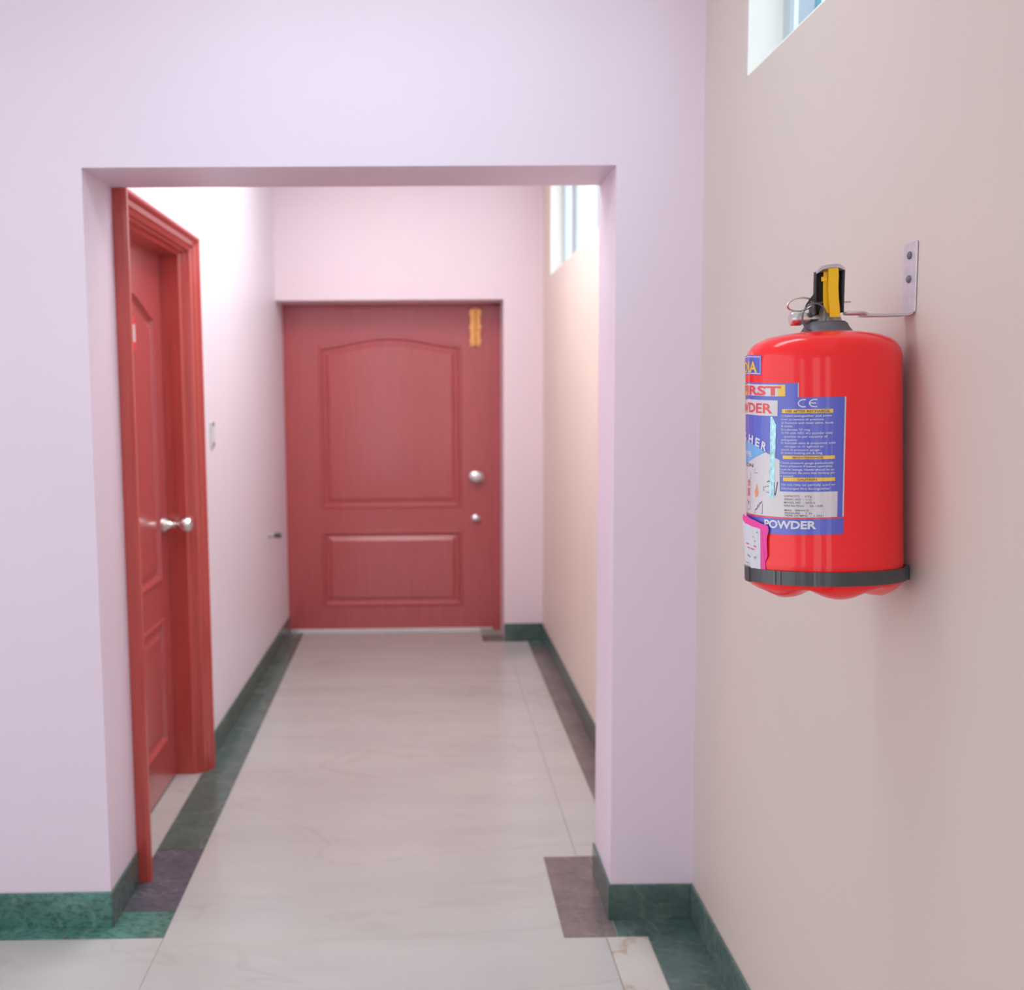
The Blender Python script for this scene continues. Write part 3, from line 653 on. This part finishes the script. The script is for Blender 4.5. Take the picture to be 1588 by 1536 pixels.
# pull pin with its wire ring, second seal loop and twisted seal tail
ring = [(-0.0455 + 0.0195 * math.cos(t_) , -0.012 - 0.006 * math.sin(t_), 0.4635 + 0.0095 * math.sin(t_) + 0.001 * math.cos(t_)) for t_ in [2 * math.pi * i / 32 for i in range(32)]]
v, f = join(tube(ring, 0.0015, 8, True), tube([(-0.0265, -0.010, 0.465), (0.0, -0.006, 0.4672), (0.0375, -0.004, 0.4675)], 0.0016, 8)); link_mesh('pull_pin', v, f, 'steel', H_, smooth=True)
loop = [(-0.0285 + 0.0185 * math.cos(t_), -0.026 - 0.004 * math.sin(t_), 0.4415 + 0.0205 * math.sin(t_)) for t_ in [2 * math.pi * i / 32 for i in range(32)]]
v, f = tube(loop, 0.0013, 8, True); link_mesh('seal_loop', v, f, 'collar', H_, smooth=True)
v, f = tube([(-0.044, -0.026, 0.452), (-0.0395, -0.027, 0.462), (-0.0335, -0.028, 0.470), (-0.0275, -0.028, 0.4785)], [0.001, 0.0015, 0.0018, 0.0008], 8); link_mesh('seal_tail', v, f, 'black', H_, smooth=True)

for c_ in E.children:
    if c_ not in head_start: c_.location = (0.0058, 0, 0.0030)
# ------------------------------------------------------------------ wall bracket (hook)
B = thing('wall_bracket', 'bent zinc hanging bracket screwed to right wall above the extinguisher', 'bracket', (XW, 1.60, 1.60))
v, f = join(box(-0.0035, 0, -0.021, 0.021, 0.020, 0.128))
link_mesh('back_plate', v, f, 'zinc', B, bevel=0.003)
arm = [(-0.002, 0.024), (-0.004, 0.018), (-0.010, 0.0155), (-0.06, 0.0150), (-0.074, 0.0155)]
V, F = [], []
for x, z in arm: 
    for y in (-0.018, 0.018): V += [(x, y, z), (x, y, z + 0.0035)]
for i in range(len(arm) - 1):
    a = i * 4; b = a + 4
    for p_, q_ in ((0, 1), (1, 3), (3, 2), (2, 0)): F.append((a + p_, a + q_, b + q_, b + p_))
F += [(0, 1, 3, 2), (len(V) - 4, len(V) - 2, len(V) - 1, len(V) - 3)]
link_mesh('arm', V, F, 'zinc', B)
hk = [(-0.087 + 0.014 * math.cos(t_), 0.014 * math.sin(t_), 0.0205) for t_ in [math.radians(40 + i * 20) for i in range(15)]]
v, f = tube([(-0.070, 0.009, 0.018)] + hk + [(-0.070, -0.009, 0.018)], 0.0026, 8); link_mesh('hook', v, f, 'zinc', B, smooth=True)
for z in (0.108, 0.072):
    v, f = xform(lathe([(0.006, 0), (0.006, 0.002), (0.003, 0.004)], 16), Matrix.Translation((-0.0032, 0, z)) @ Matrix.Rotation(-math.pi / 2, 4, 'Y')); link_mesh('screw', v, f, 'collar', B)

# ------------------------------------------------------------------ lower retaining strap fixed to the wall
ST = thing('retaining_strap', 'black metal strap round the foot of the red extinguisher, fixed to wall', 'strap', (0.6341, 1.6, 1.17))
ST.rotation_euler = (-0.06, -0.012, 0)
V, F = [], []; n = 72; a0, a1 = math.radians(-215), math.radians(35)
sec = [(0.0012, 0.0345), (0.0042, 0.0345), (0.0042, 0.0555), (0.0012, 0.0555)]
for i in range(n + 1):
    a = a0 + (a1 - a0) * i / n
    for o_, z in sec: V.append(((R0 + o_) * math.cos(a), (R0 * BF + o_) * math.sin(a), z))
for i in range(n):
    for k in range(4): F.append((i * 4 + k, i * 4 + (k + 1) % 4, i * 4 + 4 + (k + 1) % 4, i * 4 + 4 + k))
F += [(0, 1, 2, 3), (n * 4 + 3, n * 4 + 2, n * 4 + 1, n * 4)]
link_mesh('band', V, F, 'black_strap', ST)
for s in (-112, -103, -50, -186):
    ph = s / 1000 / R0; c, s_ = math.sin(ph), -math.cos(ph)
    mt = Matrix.Translation(((R0 + 0.0045) * c, (R0 * BF + 0.0045) * s_, 0.045)) @ Matrix.Rotation(math.atan2(s_, c), 4, 'Z')
    v, f = xform(box(-0.0012, 0.0012, -0.0016, 0.0016, -0.0108, 0.0108), mt); link_mesh('strap_rib', v, f, 'collar', ST, bevel=0.0005)
v, f = join(box(0.1165, 0.1215, -0.034, 0.004, 0.0335, 0.0565), box(0.1180, 0.1213, -0.002, 0.05, 0.0345, 0.0555)); link_mesh('wall_clip', v, f, 'black_strap', ST, bevel=0.001)
v, f = join(box(-0.1245, -0.1185, -0.012, 0.006, 0.033, 0.057)); link_mesh('buckle', v, f, 'black_strap', ST, bevel=0.001)
